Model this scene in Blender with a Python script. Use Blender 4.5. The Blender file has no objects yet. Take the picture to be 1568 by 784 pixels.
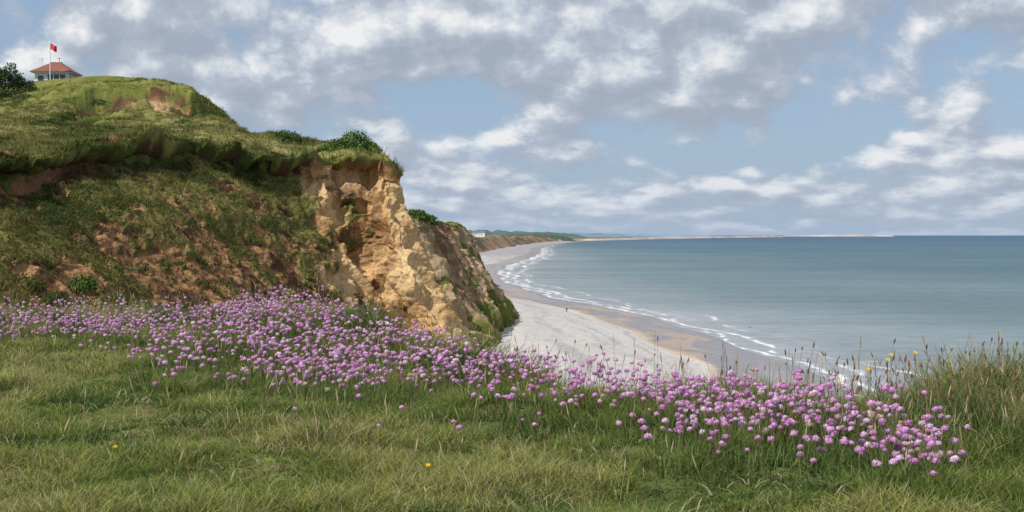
import bpy, math, random
import numpy as np
random.seed(3)
rng = np.random.default_rng(7)
sc = bpy.context.scene
F = 2154.0; CX = 784.0; HY = 360.0; ZC = 25.7      # focal constant, eye height above the sea

def W(px, py, d):
    return ((px-CX)/F*d, d, ZC-(py-HY)/F*d)

# ------------------------------------------------------------ noise
_perm = rng.permutation(256); _perm = np.concatenate([_perm]*3)
_val = rng.uniform(-1, 1, 256)
def vnoise(x, y, z):
    xi = np.floor(x).astype(np.int64); yi = np.floor(y).astype(np.int64); zi = np.floor(z).astype(np.int64)
    fx = x-xi; fy = y-yi; fz = z-zi
    fx = fx*fx*fx*(fx*(fx*6-15)+10); fy = fy*fy*fy*(fy*(fy*6-15)+10); fz = fz*fz*fz*(fz*(fz*6-15)+10)
    def h(a, b, c):
        return _val[_perm[_perm[_perm[a & 255]+(b & 255)]+(c & 255)]]
    x0 = h(xi, yi, zi)*(1-fx)+h(xi+1, yi, zi)*fx
    x1 = h(xi, yi+1, zi)*(1-fx)+h(xi+1, yi+1, zi)*fx
    x2 = h(xi, yi, zi+1)*(1-fx)+h(xi+1, yi, zi+1)*fx
    x3 = h(xi, yi+1, zi+1)*(1-fx)+h(xi+1, yi+1, zi+1)*fx
    return (x0*(1-fy)+x1*fy)*(1-fz)+(x2*(1-fy)+x3*fy)*fz
def fbm(x, y, z=0.0, o=5, g=0.5):
    x = np.asarray(x, float); y = np.asarray(y, float)+0*x; z = np.asarray(z, float)+0*x
    s = np.zeros_like(x); a = 1.0; f = 1.0; t = 0
    for i in range(o):
        s = s+a*vnoise(x*f+i*17.3, y*f-i*9.1, z*f+i*5.7); t += a; a *= g; f *= 2.03
    return s/t*1.6
def ss(a, b, x):
    t = np.clip((x-a)/(b-a), 0, 1); return t*t*(3-2*t)
def lerp(a, b, t):
    return a+(b-a)*t
def mixc(c1, c2, t):
    c1 = np.asarray(c1, float); c2 = np.asarray(c2, float)
    return c1*(1-t[..., None])+c2*t[..., None]

# ------------------------------------------------------------ mesh helper
def make_mesh(name, verts, quads=None, tris=None, col=None, mat=None, smooth=True, parent=None, uv=None):
    verts = np.asarray(verts, np.float32).reshape(-1, 3)
    me = bpy.data.meshes.new(name)
    li = []; tot = []
    if quads is not None and len(quads):
        q = np.asarray(quads, np.int32).reshape(-1, 4); li.append(q.ravel()); tot.append(np.full(len(q), 4, np.int32))
    if tris is not None and len(tris):
        t = np.asarray(tris, np.int32).reshape(-1, 3); li.append(t.ravel()); tot.append(np.full(len(t), 3, np.int32))
    li = np.concatenate(li); tot = np.concatenate(tot)
    st = np.concatenate([[0], np.cumsum(tot)[:-1]]).astype(np.int32)
    me.vertices.add(len(verts)); me.vertices.foreach_set('co', verts.ravel())
    me.loops.add(len(li)); me.loops.foreach_set('vertex_index', li)
    me.polygons.add(len(tot)); me.polygons.foreach_set('loop_start', st)
    try: me.polygons.foreach_set('loop_total', tot)
    except Exception: pass
    me.polygons.foreach_set('use_smooth', np.full(len(tot), smooth, dtype=bool))
    me.update(calc_edges=True)
    if col is not None:
        c = np.ones((len(verts), 4), np.float32); c[:, :3] = np.asarray(col, np.float32).reshape(-1, 3)
        a = me.attributes.new('Col', 'FLOAT_COLOR', 'POINT'); a.data.foreach_set('color', c.ravel())
    ob = bpy.data.objects.new(name, me); sc.collection.objects.link(ob)
    if mat: me.materials.append(mat)
    if parent: ob.parent = parent
    return ob
def grid_quads(nr, nc):
    i = np.arange(nr*nc).reshape(nr, nc)
    return np.stack([i[:-1, :-1], i[:-1, 1:], i[1:, 1:], i[1:, :-1]], -1).reshape(-1, 4)
def empty(name, loc=(0, 0, 0)):
    e = bpy.data.objects.new(name, None); e.location = loc; sc.collection.objects.link(e); return e

# ------------------------------------------------------------ nodes helper
def N(nt, t, inp=None, **props):
    n = nt.nodes.new(t)
    for k, v in props.items(): setattr(n, k, v)
    for k, v in (inp or {}).items():
        if isinstance(v, bpy.types.NodeSocket): nt.links.new(v, n.inputs[k])
        else: n.inputs[k].default_value = v
    return n
def M(nt, op, a, b=None, clamp=False):
    d = {0: a}
    if b is not None: d[1] = b
    return N(nt, 'ShaderNodeMath', d, operation=op, use_clamp=clamp).outputs[0]
def MR(nt, x, a, b, c=0.0, d=1.0, smooth=False):
    return N(nt, 'ShaderNodeMapRange', {'Value': x, 'From Min': a, 'From Max': b, 'To Min': c, 'To Max': d},
             interpolation_type='SMOOTHSTEP' if smooth else 'LINEAR').outputs['Result']
def mat_attr(name, rough=0.9, noise=((8.0, 0.35),), bump=None, transl=0.0, spec=0.2, simple=False):
    m = bpy.data.materials.new(name); m.use_nodes = True; nt = m.node_tree; nt.nodes.clear()
    out = N(nt, 'ShaderNodeOutputMaterial')
    at = N(nt, 'ShaderNodeAttribute', attribute_name='Col')
    c = at.outputs['Color']
    tc = N(nt, 'ShaderNodeTexCoord').outputs['Object']
    for s, a in noise:
        nz = N(nt, 'ShaderNodeTexNoise', {'Vector': tc, 'Scale': s, 'Detail': 4.0, 'Roughness': 0.65})
        f = MR(nt, nz.outputs[0], 0.3, 0.7, 1-a, 1+a)
        c = N(nt, 'ShaderNodeVectorMath', {0: c, 'Scale': f}, operation='SCALE').outputs[0]
    if simple:
        p = N(nt, 'ShaderNodeBsdfDiffuse', {'Color': c})
    else:
        p = N(nt, 'ShaderNodeBsdfPrincipled', {'Base Color': c, 'Roughness': rough, 'Specular IOR Level': spec})
    if bump:
        h = None
        for s, dst in bump:
            nz = N(nt, 'ShaderNodeTexNoise', {'Vector': tc, 'Scale': s, 'Detail': 4.0, 'Roughness': 0.65})
            d = {'Height': nz.outputs[0], 'Distance': dst, 'Strength': 0.8}
            if h: d['Normal'] = h
            h = N(nt, 'ShaderNodeBump', d).outputs[0]
        nt.links.new(h, p.inputs['Normal'])
    sh = p.outputs[0]
    if transl > 0:
        t = N(nt, 'ShaderNodeBsdfTranslucent', {'Color': c})
        sh = N(nt, 'ShaderNodeMixShader', {0: transl, 1: sh, 2: t.outputs[0]}).outputs[0]
    nt.links.new(sh, out.inputs[0])
    return m
def mat_plain(name, col, rough=0.7, var=0.15, scale=6.0, metal=0.0):
    m = bpy.data.materials.new(name); m.use_nodes = True; nt = m.node_tree
    p = nt.nodes['Principled BSDF']
    tc = N(nt, 'ShaderNodeTexCoord').outputs['Object']
    nz = N(nt, 'ShaderNodeTexNoise', {'Vector': tc, 'Scale': scale, 'Detail': 5.0})
    f = MR(nt, nz.outputs[0], 0.3, 0.7, 1-var, 1+var)
    c = N(nt, 'ShaderNodeVectorMath', {0: col, 'Scale': f}, operation='SCALE').outputs[0]
    nt.links.new(c, p.inputs['Base Color']); p.inputs['Roughness'].default_value = rough; p.inputs['Metallic'].default_value = metal
    return m

# ------------------------------------------------------------ world / light
SUN_EL = math.radians(50)
sun_from = np.array([-0.70, -0.68, 0.0]); sun_from /= np.linalg.norm(sun_from)
sd = np.array([sun_from[0]*math.cos(SUN_EL), sun_from[1]*math.cos(SUN_EL), math.sin(SUN_EL)])
w = bpy.data.worlds.new("World"); sc.world = w; w.use_nodes = True
nt = w.node_tree; nt.nodes.clear()
sky = N(nt, 'ShaderNodeTexSky', sky_type='NISHITA', sun_disc=False, sun_elevation=SUN_EL,
        sun_rotation=math.atan2(sun_from[0], sun_from[1]))
tc = N(nt, 'ShaderNodeTexCoord').outputs['Generated']
sep = N(nt, 'ShaderNodeSeparateXYZ', {0: tc})
X, Y, Z = sep.outputs
elc = M(nt, 'MAXIMUM', Z, 0.0)
v = M(nt, 'LOGARITHM', M(nt, 'ADD', elc, 0.055), math.e)
def vec(ox, oz):
    return N(nt, 'ShaderNodeCombineXYZ', {0: M(nt, 'ADD', M(nt, 'MULTIPLY', X, 3.9), ox), 1: M(nt, 'MULTIPLY', Y, 3.9), 2: M(nt, 'ADD', v, oz)}).outputs[0]
def dens(ve):
    n1 = N(nt, 'ShaderNodeTexNoise', {'Vector': ve, 'Scale': 1.7, 'Detail': 9.0, 'Roughness': 0.55}).outputs[0]
    wn = N(nt, 'ShaderNodeTexNoise', {'Vector': ve, 'Scale': 6.0, 'Detail': 4.0, 'Roughness': 0.65})
    wv = N(nt, 'ShaderNodeVectorMath', {0: wn.outputs['Color'], 'Scale': 0.24}, operation='SCALE').outputs[0]
    wv = N(nt, 'ShaderNodeVectorMath', {0: ve, 1: wv}, operation='ADD').outputs[0]
    vo = N(nt, 'ShaderNodeTexVoronoi', {'Vector': wv, 'Scale': 6.5}, feature='F1').outputs['Distance']
    vo = M(nt, 'MULTIPLY', M(nt, 'SUBTRACT', 0.45, vo), 0.19)
    return M(nt, 'ADD', n1, vo)
OFF = (21.3, 8.2)
d0 = dens(vec(OFF[0], OFF[1])); d1 = dens(vec(OFF[0]-0.04, OFF[1]+0.085))
# cloud cover builds up toward the horizon as banks overlap
low = M(nt, 'MULTIPLY', M(nt, 'EXPONENT', M(nt, 'MULTIPLY', elc, -14.0)), 0.055)
dm = M(nt, 'ADD', d0, low)
mask = MR(nt, dm, 0.355, 0.50, 0, 1, True)
lit = M(nt, 'ADD', 0.41, M(nt, 'MULTIPLY', M(nt, 'SUBTRACT', d0, d1), 4.9), True)
ramp = N(nt, 'ShaderNodeValToRGB', {0: lit})
e = ramp.color_ramp.elements
e[0].position = 0.0; e[0].color = (0.365, 0.415, 0.50, 1)
e[1].position = 1.0; e[1].color = (0.90, 0.90, 0.90, 1)
for p_, c_ in ((0.38, (0.45, 0.50, 0.585, 1)), (0.62, (0.61, 0.655, 0.72, 1))):
    k = e.new(p_); k.color = c_
cc = N(nt, 'ShaderNodeVectorMath', {0: ramp.outputs[0], 'Scale': 10.0}, operation='SCALE').outputs[0]
blue = N(nt, 'ShaderNodeMixRGB', {0: 0.65, 1: sky.outputs[0], 2: (3.0, 4.4, 6.6, 1)}).outputs[0]
m1 = N(nt, 'ShaderNodeMixRGB', {0: M(nt, 'MULTIPLY', mask, 0.94), 1: blue, 2: cc}).outputs[0]
hz = M(nt, 'MULTIPLY', M(nt, 'EXPONENT', M(nt, 'MULTIPLY', elc, -34.0)), 0.85)
m2 = N(nt, 'ShaderNodeMixRGB', {0: hz, 1: m1, 2: (3.9, 4.95, 6.4, 1)}).outputs[0]
bg = N(nt, 'ShaderNodeBackground', {0: m2, 1: 0.1})
nt.links.new(bg.outputs[0], N(nt, 'ShaderNodeOutputWorld').inputs[0])

sl = bpy.data.lights.new('sun', 'SUN'); sl.energy = 4.6; sl.angle = math.radians(0.5); sl.color = (1, 0.955, 0.88)
so = bpy.data.objects.new('sun', sl); sc.collection.objects.link(so)
from mathutils import Vector
so.rotation_euler = Vector((-sd[0], -sd[1], -sd[2])).to_track_quat('-Z', 'Y').to_euler(); so.location = (0, 0, 80)

cam = bpy.data.cameras.new('camera'); co = bpy.data.objects.new('camera', cam); sc.collection.objects.link(co)
cam.sensor_width = 36; cam.angle = 2*math.atan(784/F); cam.clip_end = 200000; cam.clip_start = 0.1
co.location = (0, 0, ZC); co.rotation_euler = (math.radians(90)-math.atan(32/F), 0, 0)
sc.camera = co
sc.view_settings.view_transform = 'Standard'; sc.view_settings.look = 'None'; sc.view_settings.exposure = 0

# ------------------------------------------------------------ interpolation
def catmull(P, t, ten=1.0):
    n = len(P); i = np.clip(np.floor(t).astype(int), 0, n-2); f = t-i
    p0 = P[np.maximum(i-1, 0)]; p1 = P[i]; p2 = P[i+1]; p3 = P[np.minimum(i+2, n-1)]
    f = f.reshape((-1,)+(1,)*(P.ndim-1))
    cr = 0.5*((2*p1)+(-p0+p2)*f+(2*p0-5*p1+4*p2-p3)*f**2+(-p0+3*p1-3*p2+p3)*f**3)
    li = p1*(1-f)+p2*f
    return li*(1-ten)+cr*ten
def hermite(xs, ys, x):
    xs = np.asarray(xs, float); ys = np.asarray(ys, float); m = np.gradient(ys, xs)
    x = np.clip(x, xs[0], xs[-1]); i = np.clip(np.searchsorted(xs, x)-1, 0, len(xs)-2)
    h = xs[i+1]-xs[i]; t = (x-xs[i])/h
    return (2*t**3-3*t**2+1)*ys[i]+(t**3-2*t**2+t)*h*m[i]+(-2*t**3+3*t**2)*ys[i+1]+(t**3-t**2)*h*m[i+1]
def normals(G):
    du = np.gradient(G, axis=1); dv = np.gradient(G, axis=0)
    n = np.cross(du, dv); n /= (np.linalg.norm(n, axis=-1, keepdims=True)+1e-9); return n

# ------------------------------------------------------------ blades
def blades(base, h, wd, az, lean, col, segs=2, curl=None, tipcol=1.25, basecol=0.6, roll=None):
    n = len(base)
    d = np.stack([np.cos(az), np.sin(az), np.zeros(n)], 1)
    r = az+np.pi/2 if roll is None else roll
    s = np.stack([np.cos(r), np.sin(r), np.zeros(n)], 1)
    lv = []; cs = []
    for k in range(segs):
        t = k/segs
        c = base+d*(lean*h*t**1.7)[:, None]; c = c.copy(); c[:, 2] += h*(t-0.25*lean*t*t)
        ww = wd*0.5*(1-0.45*t)
        lv += [c-s*ww[:, None], c+s*ww[:, None]]
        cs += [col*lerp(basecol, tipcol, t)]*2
    c = base+d*(lean*h)[:, None]; c = c.copy(); c[:, 2] += h*(1-0.25*lean)
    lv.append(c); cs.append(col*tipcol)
    V = np.stack(lv, 1); C = np.stack(cs, 1); m = V.shape[1]
    o = (np.arange(n)*m)[:, None]
    q = []
    for k in range(segs-1):
        q.append(o+np.array([[2*k, 2*k+1, 2*k+3, 2*k+2]]))
    t = o+np.array([[m-3, m-2, m-1]])
    return V.reshape(-1, 3), (np.concatenate(q) if q else np.zeros((0, 4), int)), t, C.reshape(-1, 3)
class Acc:
    def __init__(s): s.v = []; s.q = []; s.t = []; s.c = []; s.n = 0
    def add(s, V, q, t, C):
        s.v.append(V); s.c.append(C)
        if len(q): s.q.append(np.asarray(q)+s.n)
        if len(t): s.t.append(np.asarray(t)+s.n)
        s.n += len(V)
    def build(s, name, mat, smooth=False, parent=None):
        return make_mesh(name, np.concatenate(s.v), np.concatenate(s.q) if s.q else None, np.concatenate(s.t) if s.t else None,
                         np.concatenate(s.c), mat, smooth, parent)

M_leaf = mat_attr('grass_blades', 0.65, (), None, 0.38, 0.25, simple=True)
M_hill = mat_attr('hillside', 0.95, ((0.9, 0.14), (6.0, 0.26)), ((1.6, 0.2), (8.0, 0.10)), 0, 0.1, simple=True)
M_farcliff = mat_attr('far_cliff', 0.95, ((0.15, 0.2), (0.8, 0.25)), ((0.3, 0.9), (1.5, 0.35)), 0, 0.1, simple=True)

G1 = np.array([0.120, 0.136, 0.036]); G2 = np.array([0.190, 0.190, 0.060]); G3 = np.array([0.050, 0.068, 0.020]); STRAW = np.array([0.30, 0.25, 0.12])
SAND = np.array([0.56, 0.375, 0.185]); SAND2 = np.array([0.42, 0.245, 0.11]); SOIL = np.array([0.085, 0.050, 0.030]); BROWN = np.array([0.24, 0.132, 0.066])

# ------------------------------------------------------------ headland
rows = {
 'Rb': ([-300,-120,10,90,160,240,300,360,430,490,530,510,480,460], None, [340]*4+[330,320,300,290,280,270,260,270,300,350]),
 'R0': ([-300,-120,0,88,170,262,320,385,450,510,545,530,500,480], [150,146,143,137,137,160,225,228,235,248,265,270,280,290], [195,200,200,190,190,180,160,145,138,132,128,150,180,250]),
 'R1': ([-300,-120,0,90,180,290,368,430,500,553,580,560,535,510], [180,172,166,150,134,135,206,213,223,237,259,264,271,282], [130,140,148,150,150,148,128,118,112,108,106,125,150,220]),
 'T2': ([-300,-120,0,100,200,300,395,445,510,560,588,575,545,520], [240,218,205,200,193,195,216,222,226,239,260,265,272,283], [80,88,95,102,108,110,108,106,104,102,100,115,140,210]),
 'T1': ([-300,-120,0,100,200,300,400,455,525,573,597,588,555,530], [270,252,238,226,212,212,226,232,232,243,260,266,273,284], [56,63,69,76,82,87,92,94,95,95,95,106,132,202]),
 'L':  ([-300,-120,0,100,200,300,400,460,530,578,603,597,565,540], [285,265,252,240,225,226,243,250,246,252,266,270,275,285], [52,58,63,69,75,80,86,88,90,91,92,104,130,200]),
 'F1': ([-300,-118,2,102,202,302,402,462,532,578,602,598,568,543], [316,302,292,280,254,250,266,280,274,275,290,292,295,305], [52.7,58.7,64.0,70.1,75.6,80.1,86.0,88.6,90.4,91.2,92,104,130,200]),
 'F2': ([-300,-115,5,105,205,305,405,478,550,600,632,620,600,570], [380,370,350,335,320,320,335,345,350,350,368,375,375,380], [47,52,57,63,69,74,80.5,85.0,89.3,88.0,90,108,133,203]),
 'F3': ([-300,-110,10,110,210,310,410,490,572,632,677,678,650,610], [480,475,465,455,450,445,445,450,435,450,472,480,480,470], [40,44,49,54,60,66,73,79,88.0,84.0,87,112,136,206]),
 'F4': ([-300,-105,15,115,215,320,430,520,620,685,735,745,720,680], [640,640,630,620,610,600,590,580,560,560,570,570,560,550], [33,37,42,47,53,59,67,74,84,82,85,115,140,210]),
 'F5': ([-300,-100,20,130,240,360,500,640,800,890,955,945,900,840], 'z', [30,34,38,42,48,54,62,70,79,79,81,118,143,213]),
}
ctrl = []
for k in ['Rb','R0','R1','T2','T1','L','F1','F2','F3','F4','F5']:
    px, py, d = rows[k]; r = []
    for i in range(14):
        if py is None: r.append(((px[i]-CX)/F*d[i], d[i], ZC+2))
        elif py == 'z': r.append(((px[i]-CX)/F*d[i], d[i], -2.0))
        else: r.append(W(px[i], py[i], d[i]))
    ctrl.append(r)
ctrl = np.array(ctrl)
uu = np.concatenate([np.linspace(0, 1.8, 60, endpoint=False), np.linspace(1.8, 7, 480, endpoint=False), np.linspace(7, 11, 460, endpoint=False), np.linspace(11, 13, 40)])
vv = np.concatenate([np.linspace(0, 1, 12, endpoint=False), np.linspace(1, 2, 50, endpoint=False), np.linspace(2, 3, 80, endpoint=False), np.linspace(3, 5, 120, endpoint=False),
                     np.linspace(5, 6, 60, endpoint=False), np.linspace(6, 8, 270, endpoint=False), np.linspace(8, 9, 70, endpoint=False), np.linspace(9, 10, 25)])
A = catmull(ctrl, vv, 0.6)
G = catmull(np.swapaxes(A, 0, 1), uu, 0.85); G = np.swapaxes(G, 0, 1).copy()
U = np.broadcast_to(uu[None], G.shape[:2]); V_ = np.broadcast_to(vv[:, None], G.shape[:2])
nr = normals(G)
if nr[200, 400, 2] < 0: nr = -nr
x, y, z = G[..., 0], G[..., 1], G[..., 2]
n_lo = fbm(x/7, y/7, z/4, 4); n_md = fbm(x/2.2+9, y/2.2, z/1.6, 4); n_hi = fbm(x/0.6, y/0.6, z/0.5, 3); n_x = fbm(x/4+3, y/4, z/3, 4)
cb = 6.85+0.75*ss(5.9, 7.0, V_)*(0.8+n_x)+0.50*n_md+0.2*n_lo
cliff = ss(-0.15, 0.15, U-cb)*ss(5.0, 5.12, V_+0.08*n_md)
tong = ss(0.10, 0.35, n_md*0.7+n_x*0.7-0.04+0.60*np.exp(-((U-7.95)/0.30)**2-((V_-6.9)/0.42)**2))*ss(8.8, 8.1, U)*ss(5.9, 6.4, V_)
cliff = cliff*(1-tong*0.9)
scar_top = ss(0.05, 0.35, n_lo*0.5+n_md*0.4+0.34*ss(3.6, 2.5, U)+0.12)*ss(5.02, 5.12, V_)*ss(6.5, 5.9, V_+0.3*n_x)
scar_mid = ss(0.12, 0.36, n_md*0.6+n_x*0.6)*ss(5.9, 6.2, V_)
scar_low = ss(0.0, 0.30, n_md*0.5+0.3*n_hi+0.45*n_x+0.30*ss(6.9, 7.6, V_)-0.02)*ss(6.4, 7.2, V_)
lipscar = ss(-0.30, 0.10, n_md+0.8*n_x+0.75*ss(3.4, 2.4, U)+0.22)*ss(4.99, 5.04, V_)*ss(5.85, 5.4, V_+0.35*n_lo)*ss(7.2, 6.8, U)
hx = ss(2.9, 3.4, U)*ss(5.1, 4.95, U)
hillscar = hx*ss(2.01, 2.05, V_)*ss(2.55, 2.25, V_+0.25*n_x)*ss(-0.6, -0.1, n_x+0.6*n_md+0.30)
bare = np.clip(np.maximum.reduce([cliff, scar_top*0.85, scar_mid, scar_low, lipscar, hillscar]), 0, 1)
rid = 1-np.abs(fbm(x/2.6+4, y/2.6, z/14, 3))*2
rid2 = 1-np.abs(fbm(x/0.9+4, y/0.9, z/7, 3))*2
disp = 0.48*n_lo+0.34*n_md+0.09*n_hi
dcl = 0.62*(rid-0.60)+0.26*(rid2-0.5)+0.42*n_md+0.12*n_hi+0.04*fbm(x/0.25, y/0.25, z/0.2, 2)
amp = ss(1.2, 2.2, V_)
G2_ = G+nr*((disp*(1-cliff)+dcl*cliff-0.35*np.clip(bare-cliff, 0, 1)-0.95*lipscar)*amp)[..., None]
# the turf edge wanders in and out, the upper hill breaks off in a low scarp
wob = fbm(x/3.2, y/3.2, 3, 3)
G2_[..., 1] += 1.5*wob*np.exp(-((V_-5.0)/0.45)**2)*ss(8.6, 8.0, U)
G2_[..., 2] += 0.38*fbm(x/2.0, y/2.0, 8, 3)*np.exp(-((V_-4.9)/0.35)**2)*ss(9.5, 8.5, U)
G2_[..., 2] -= 2.4*hx*ss(2.01, 2.05, V_+0.02*n_x)*ss(2.98, 2.25, V_)*(0.75+0.5*n_x)
G2_[..., 2] += (0.5*fbm(x/5, y/5, 6, 4)+0.30*fbm(x/1.6, y/1.6, 6, 3))*np.exp(-((V_-1.95)/0.35)**2)
lipm = np.exp(-((V_-4.96)/0.09)**2)
G2_ = G2_+nr*(lipm*0.36*(1+n_md))[..., None]
gc = mixc(mixc(np.broadcast_to(G1, G.shape), G2, ss(-0.3, 0.5, n_md+0.5*n_lo)), G3, ss(0.0, 0.5, -n_lo+0.5*n_hi+0.3*n_x)*0.9)
terr = ss(5.0, 4.6, V_)*ss(2.0, 2.6, V_)
gc = mixc(gc, [0.265, 0.240, 0.095], terr*ss(-0.4, 0.4, fbm(x/7, y/14, 3, 4))*0.8)
gc = mixc(gc, [0.045, 0.060, 0.020], terr*ss(0.2, 0.5, fbm(x/3, y/5, 13, 4))*0.7)
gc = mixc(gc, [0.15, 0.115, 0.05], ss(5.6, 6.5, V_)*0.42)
strata = fbm(x/30, y/30, z/1.1, 3); streak = fbm(x/0.8, y/0.8, z/6, 4)
rightside = ss(8.2, 9.4, U+0.3*n_md)
sand = mixc(mixc(np.broadcast_to(SAND, G.shape), SAND2, ss(-0.1, 0.6, strata*0.35+n_md*0.5+0.45*streak+0.26-0.50*rightside)), [0.64, 0.485, 0.28], ss(0.0, 0.6, n_lo+0.4*streak+0.18*rightside)*0.55)
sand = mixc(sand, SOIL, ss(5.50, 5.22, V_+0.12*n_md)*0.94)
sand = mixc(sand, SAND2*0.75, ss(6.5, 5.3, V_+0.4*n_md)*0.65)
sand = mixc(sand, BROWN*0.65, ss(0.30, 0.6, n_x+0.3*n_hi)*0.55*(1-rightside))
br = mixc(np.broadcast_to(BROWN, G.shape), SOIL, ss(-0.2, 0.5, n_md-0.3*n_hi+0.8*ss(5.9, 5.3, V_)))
br = mixc(br, SAND2, ss(0.15, 0.55, n_hi+0.5*n_lo)*0.6*ss(5.8, 6.3, V_))
br = mixc(br, SAND*0.95, (hillscar*np.exp(-((U-4.5)/0.28)**2)*ss(2.04, 2.1, V_))*0.9)
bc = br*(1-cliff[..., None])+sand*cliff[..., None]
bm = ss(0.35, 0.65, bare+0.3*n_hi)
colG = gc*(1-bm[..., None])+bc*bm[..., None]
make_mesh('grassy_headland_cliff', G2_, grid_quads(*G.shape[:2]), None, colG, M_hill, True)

acc = Acc()
NR, NC = G.shape[:2]
du = np.linalg.norm(np.gradient(G, axis=1), axis=-1); dv = np.linalg.norm(np.gradient(G, axis=0), axis=-1)
area = du*dv
wt = area*(1-bm*0.94)*ss(1.5, 1.9, V_)*ss(9.0, 8.6, V_)*ss(1.2, 1.8, U)*ss(12, 11, U)
wt *= np.clip(85/G[..., 1], 0.3, 1.6)**1.5
wt = (wt/wt.sum()).ravel()
idx = rng.choice(len(wt), 50000, p=wt)
P = G2_.reshape(-1, 3)[idx]; C0 = colG.reshape(-1, 3)[idx]; vq = V_.ravel()[idx]; nm = n_md.ravel()[idx]; nx_ = n_x.ravel()[idx]
K = 5
P = np.repeat(P, K, 0)+rng.normal(0, 0.13, (len(idx)*K, 3))*[1, 1, 0.05]; C = np.repeat(C0, K, 0)
vq = np.repeat(vq, K); nm = np.repeat(nm, K); nx_ = np.repeat(nx_, K); n = len(P)
lipb = np.exp(-((vq-4.95)/0.2)**2)
h = rng.uniform(0.08, 0.28, n)*(1+0.7*np.clip(nm, -0.5, 1)+0.9*np.clip(nx_, 0, 1))*(1+1.0*lipb)
C = C*rng.uniform(0.6, 1.5, (n, 1))*rng.uniform(0.93, 1.07, (n, 3))
P[:, 2] -= 0.04
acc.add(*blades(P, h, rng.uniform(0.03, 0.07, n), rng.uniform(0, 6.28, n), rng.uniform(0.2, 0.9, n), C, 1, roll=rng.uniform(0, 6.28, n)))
# rank herbs: knee-high leafy clumps in the hollows
wt2 = wt*(np.clip(n_x.ravel()+0.25, 0, 1)**2)*(0.25+ss(4.6, 5.2, V_).ravel())*ss(8.5, 8.2, U).ravel(); wt2 /= wt2.sum()
ix = rng.choice(len(wt2), 3200, p=wt2); K = 28
Pc = np.repeat(G2_.reshape(-1, 3)[ix], K, 0); rr = np.repeat(rng.uniform(0.10, 0.40, len(ix)), K)
d = rng.normal(0, 1, (len(Pc), 3)); d /= np.linalg.norm(d, axis=1, keepdims=True); d[:, 2] = np.abs(d[:, 2])*0.8
Pc = Pc+d*rr[:, None]; t1 = rng.normal(0, 1, (len(Pc), 3)); t1 /= np.linalg.norm(t1, axis=1, keepdims=True); t2 = np.cross(t1, d); s = rng.uniform(0.03, 0.07, (len(Pc), 1))
V = np.stack([Pc-t1*s, Pc-t2*s*0.6, Pc+t1*s, Pc+t2*s*0.6], 1).reshape(-1, 3)
cl = np.repeat(rng.uniform(0.5, 1.4, (len(ix), 1))*np.array([0.070, 0.095, 0.030]), K, 0)*rng.uniform(0.6, 1.5, (len(Pc), 1))
acc.add(V, (np.arange(len(Pc))*4)[:, None]+np.array([[0, 1, 2, 3]]), [], np.repeat(cl, 4, 0))
acc.build('hillside_grass', M_leaf)

# ------------------------------------------------------------ bushes
M_bush = mat_attr('bush_leaves', 0.6, (), None, 0.25, 0.2, simple=True)
def bush(name, lobes, n, ls, base=(0.05, 0.075, 0.02)):
    a = Acc(); tot = sum(l[3]*l[4] for l in lobes)
    for (cx, cy, cz, rx, rz) in lobes:
        k = max(20, int(n*rx*rz/tot))
        d = rng.normal(0, 1, (k, 3)); d /= np.linalg.norm(d, axis=1, keepdims=True); d[:, 2] = np.where(d[:, 2] < -0.3, -d[:, 2], d[:, 2])
        rr = rng.uniform(0.68, 1.0, k)*(1+0.34*fbm(d[:, 0]*2.4+cx, d[:, 1]*2.4+cy, d[:, 2]*2.4, 3))
        c = np.array([cx, cy, cz])+d*rr[:, None]*[rx, rx, rz]
        t1 = rng.normal(0, 1, (k, 3)); t1 /= np.linalg.norm(t1, axis=1, keepdims=True)
        t2 = np.cross(t1, d+rng.normal(0, 0.5, (k, 3))); t2 /= np.linalg.norm(t2, axis=1, keepdims=True)
        s = ls*rng.uniform(0.5, 1.2, k)[:, None]
        V = np.stack([c-t1*s, c-t2*s*0.5, c+t1*s, c+t2*s*0.5], 1).reshape(-1, 3)
        q = (np.arange(k)*4)[:, None]+np.array([[0, 1, 2, 3]])
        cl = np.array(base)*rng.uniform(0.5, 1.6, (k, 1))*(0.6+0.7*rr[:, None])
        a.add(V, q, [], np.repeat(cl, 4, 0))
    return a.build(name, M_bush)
def lob(px, pyb, d, r, rz):
    x_, y_, z_ = W(px, pyb, d); return (x_, y_, z_, r, rz)
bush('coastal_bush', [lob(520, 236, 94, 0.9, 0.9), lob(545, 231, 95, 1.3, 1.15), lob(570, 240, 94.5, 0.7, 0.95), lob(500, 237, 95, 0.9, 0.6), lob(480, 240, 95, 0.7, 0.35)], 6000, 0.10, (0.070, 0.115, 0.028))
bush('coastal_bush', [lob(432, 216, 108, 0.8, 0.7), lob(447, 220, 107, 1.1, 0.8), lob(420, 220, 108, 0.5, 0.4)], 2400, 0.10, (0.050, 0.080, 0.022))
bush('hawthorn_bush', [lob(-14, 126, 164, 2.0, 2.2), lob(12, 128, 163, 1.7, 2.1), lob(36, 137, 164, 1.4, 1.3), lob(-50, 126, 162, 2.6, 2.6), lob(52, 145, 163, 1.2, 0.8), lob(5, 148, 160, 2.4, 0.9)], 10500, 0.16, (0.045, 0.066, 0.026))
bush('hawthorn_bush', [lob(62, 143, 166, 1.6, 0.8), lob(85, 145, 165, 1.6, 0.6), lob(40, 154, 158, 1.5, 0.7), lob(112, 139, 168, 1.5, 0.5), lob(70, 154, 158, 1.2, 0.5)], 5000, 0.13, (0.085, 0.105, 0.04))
bush('coastal_bush', [lob(105, 182, 112, 0.7, 0.6), lob(150, 160, 140, 0.9, 0.5), lob(285, 192, 116, 0.9, 0.5), lob(300, 198, 114, 0.6, 0.4)], 1900, 0.1, (0.06, 0.08, 0.028))
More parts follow.
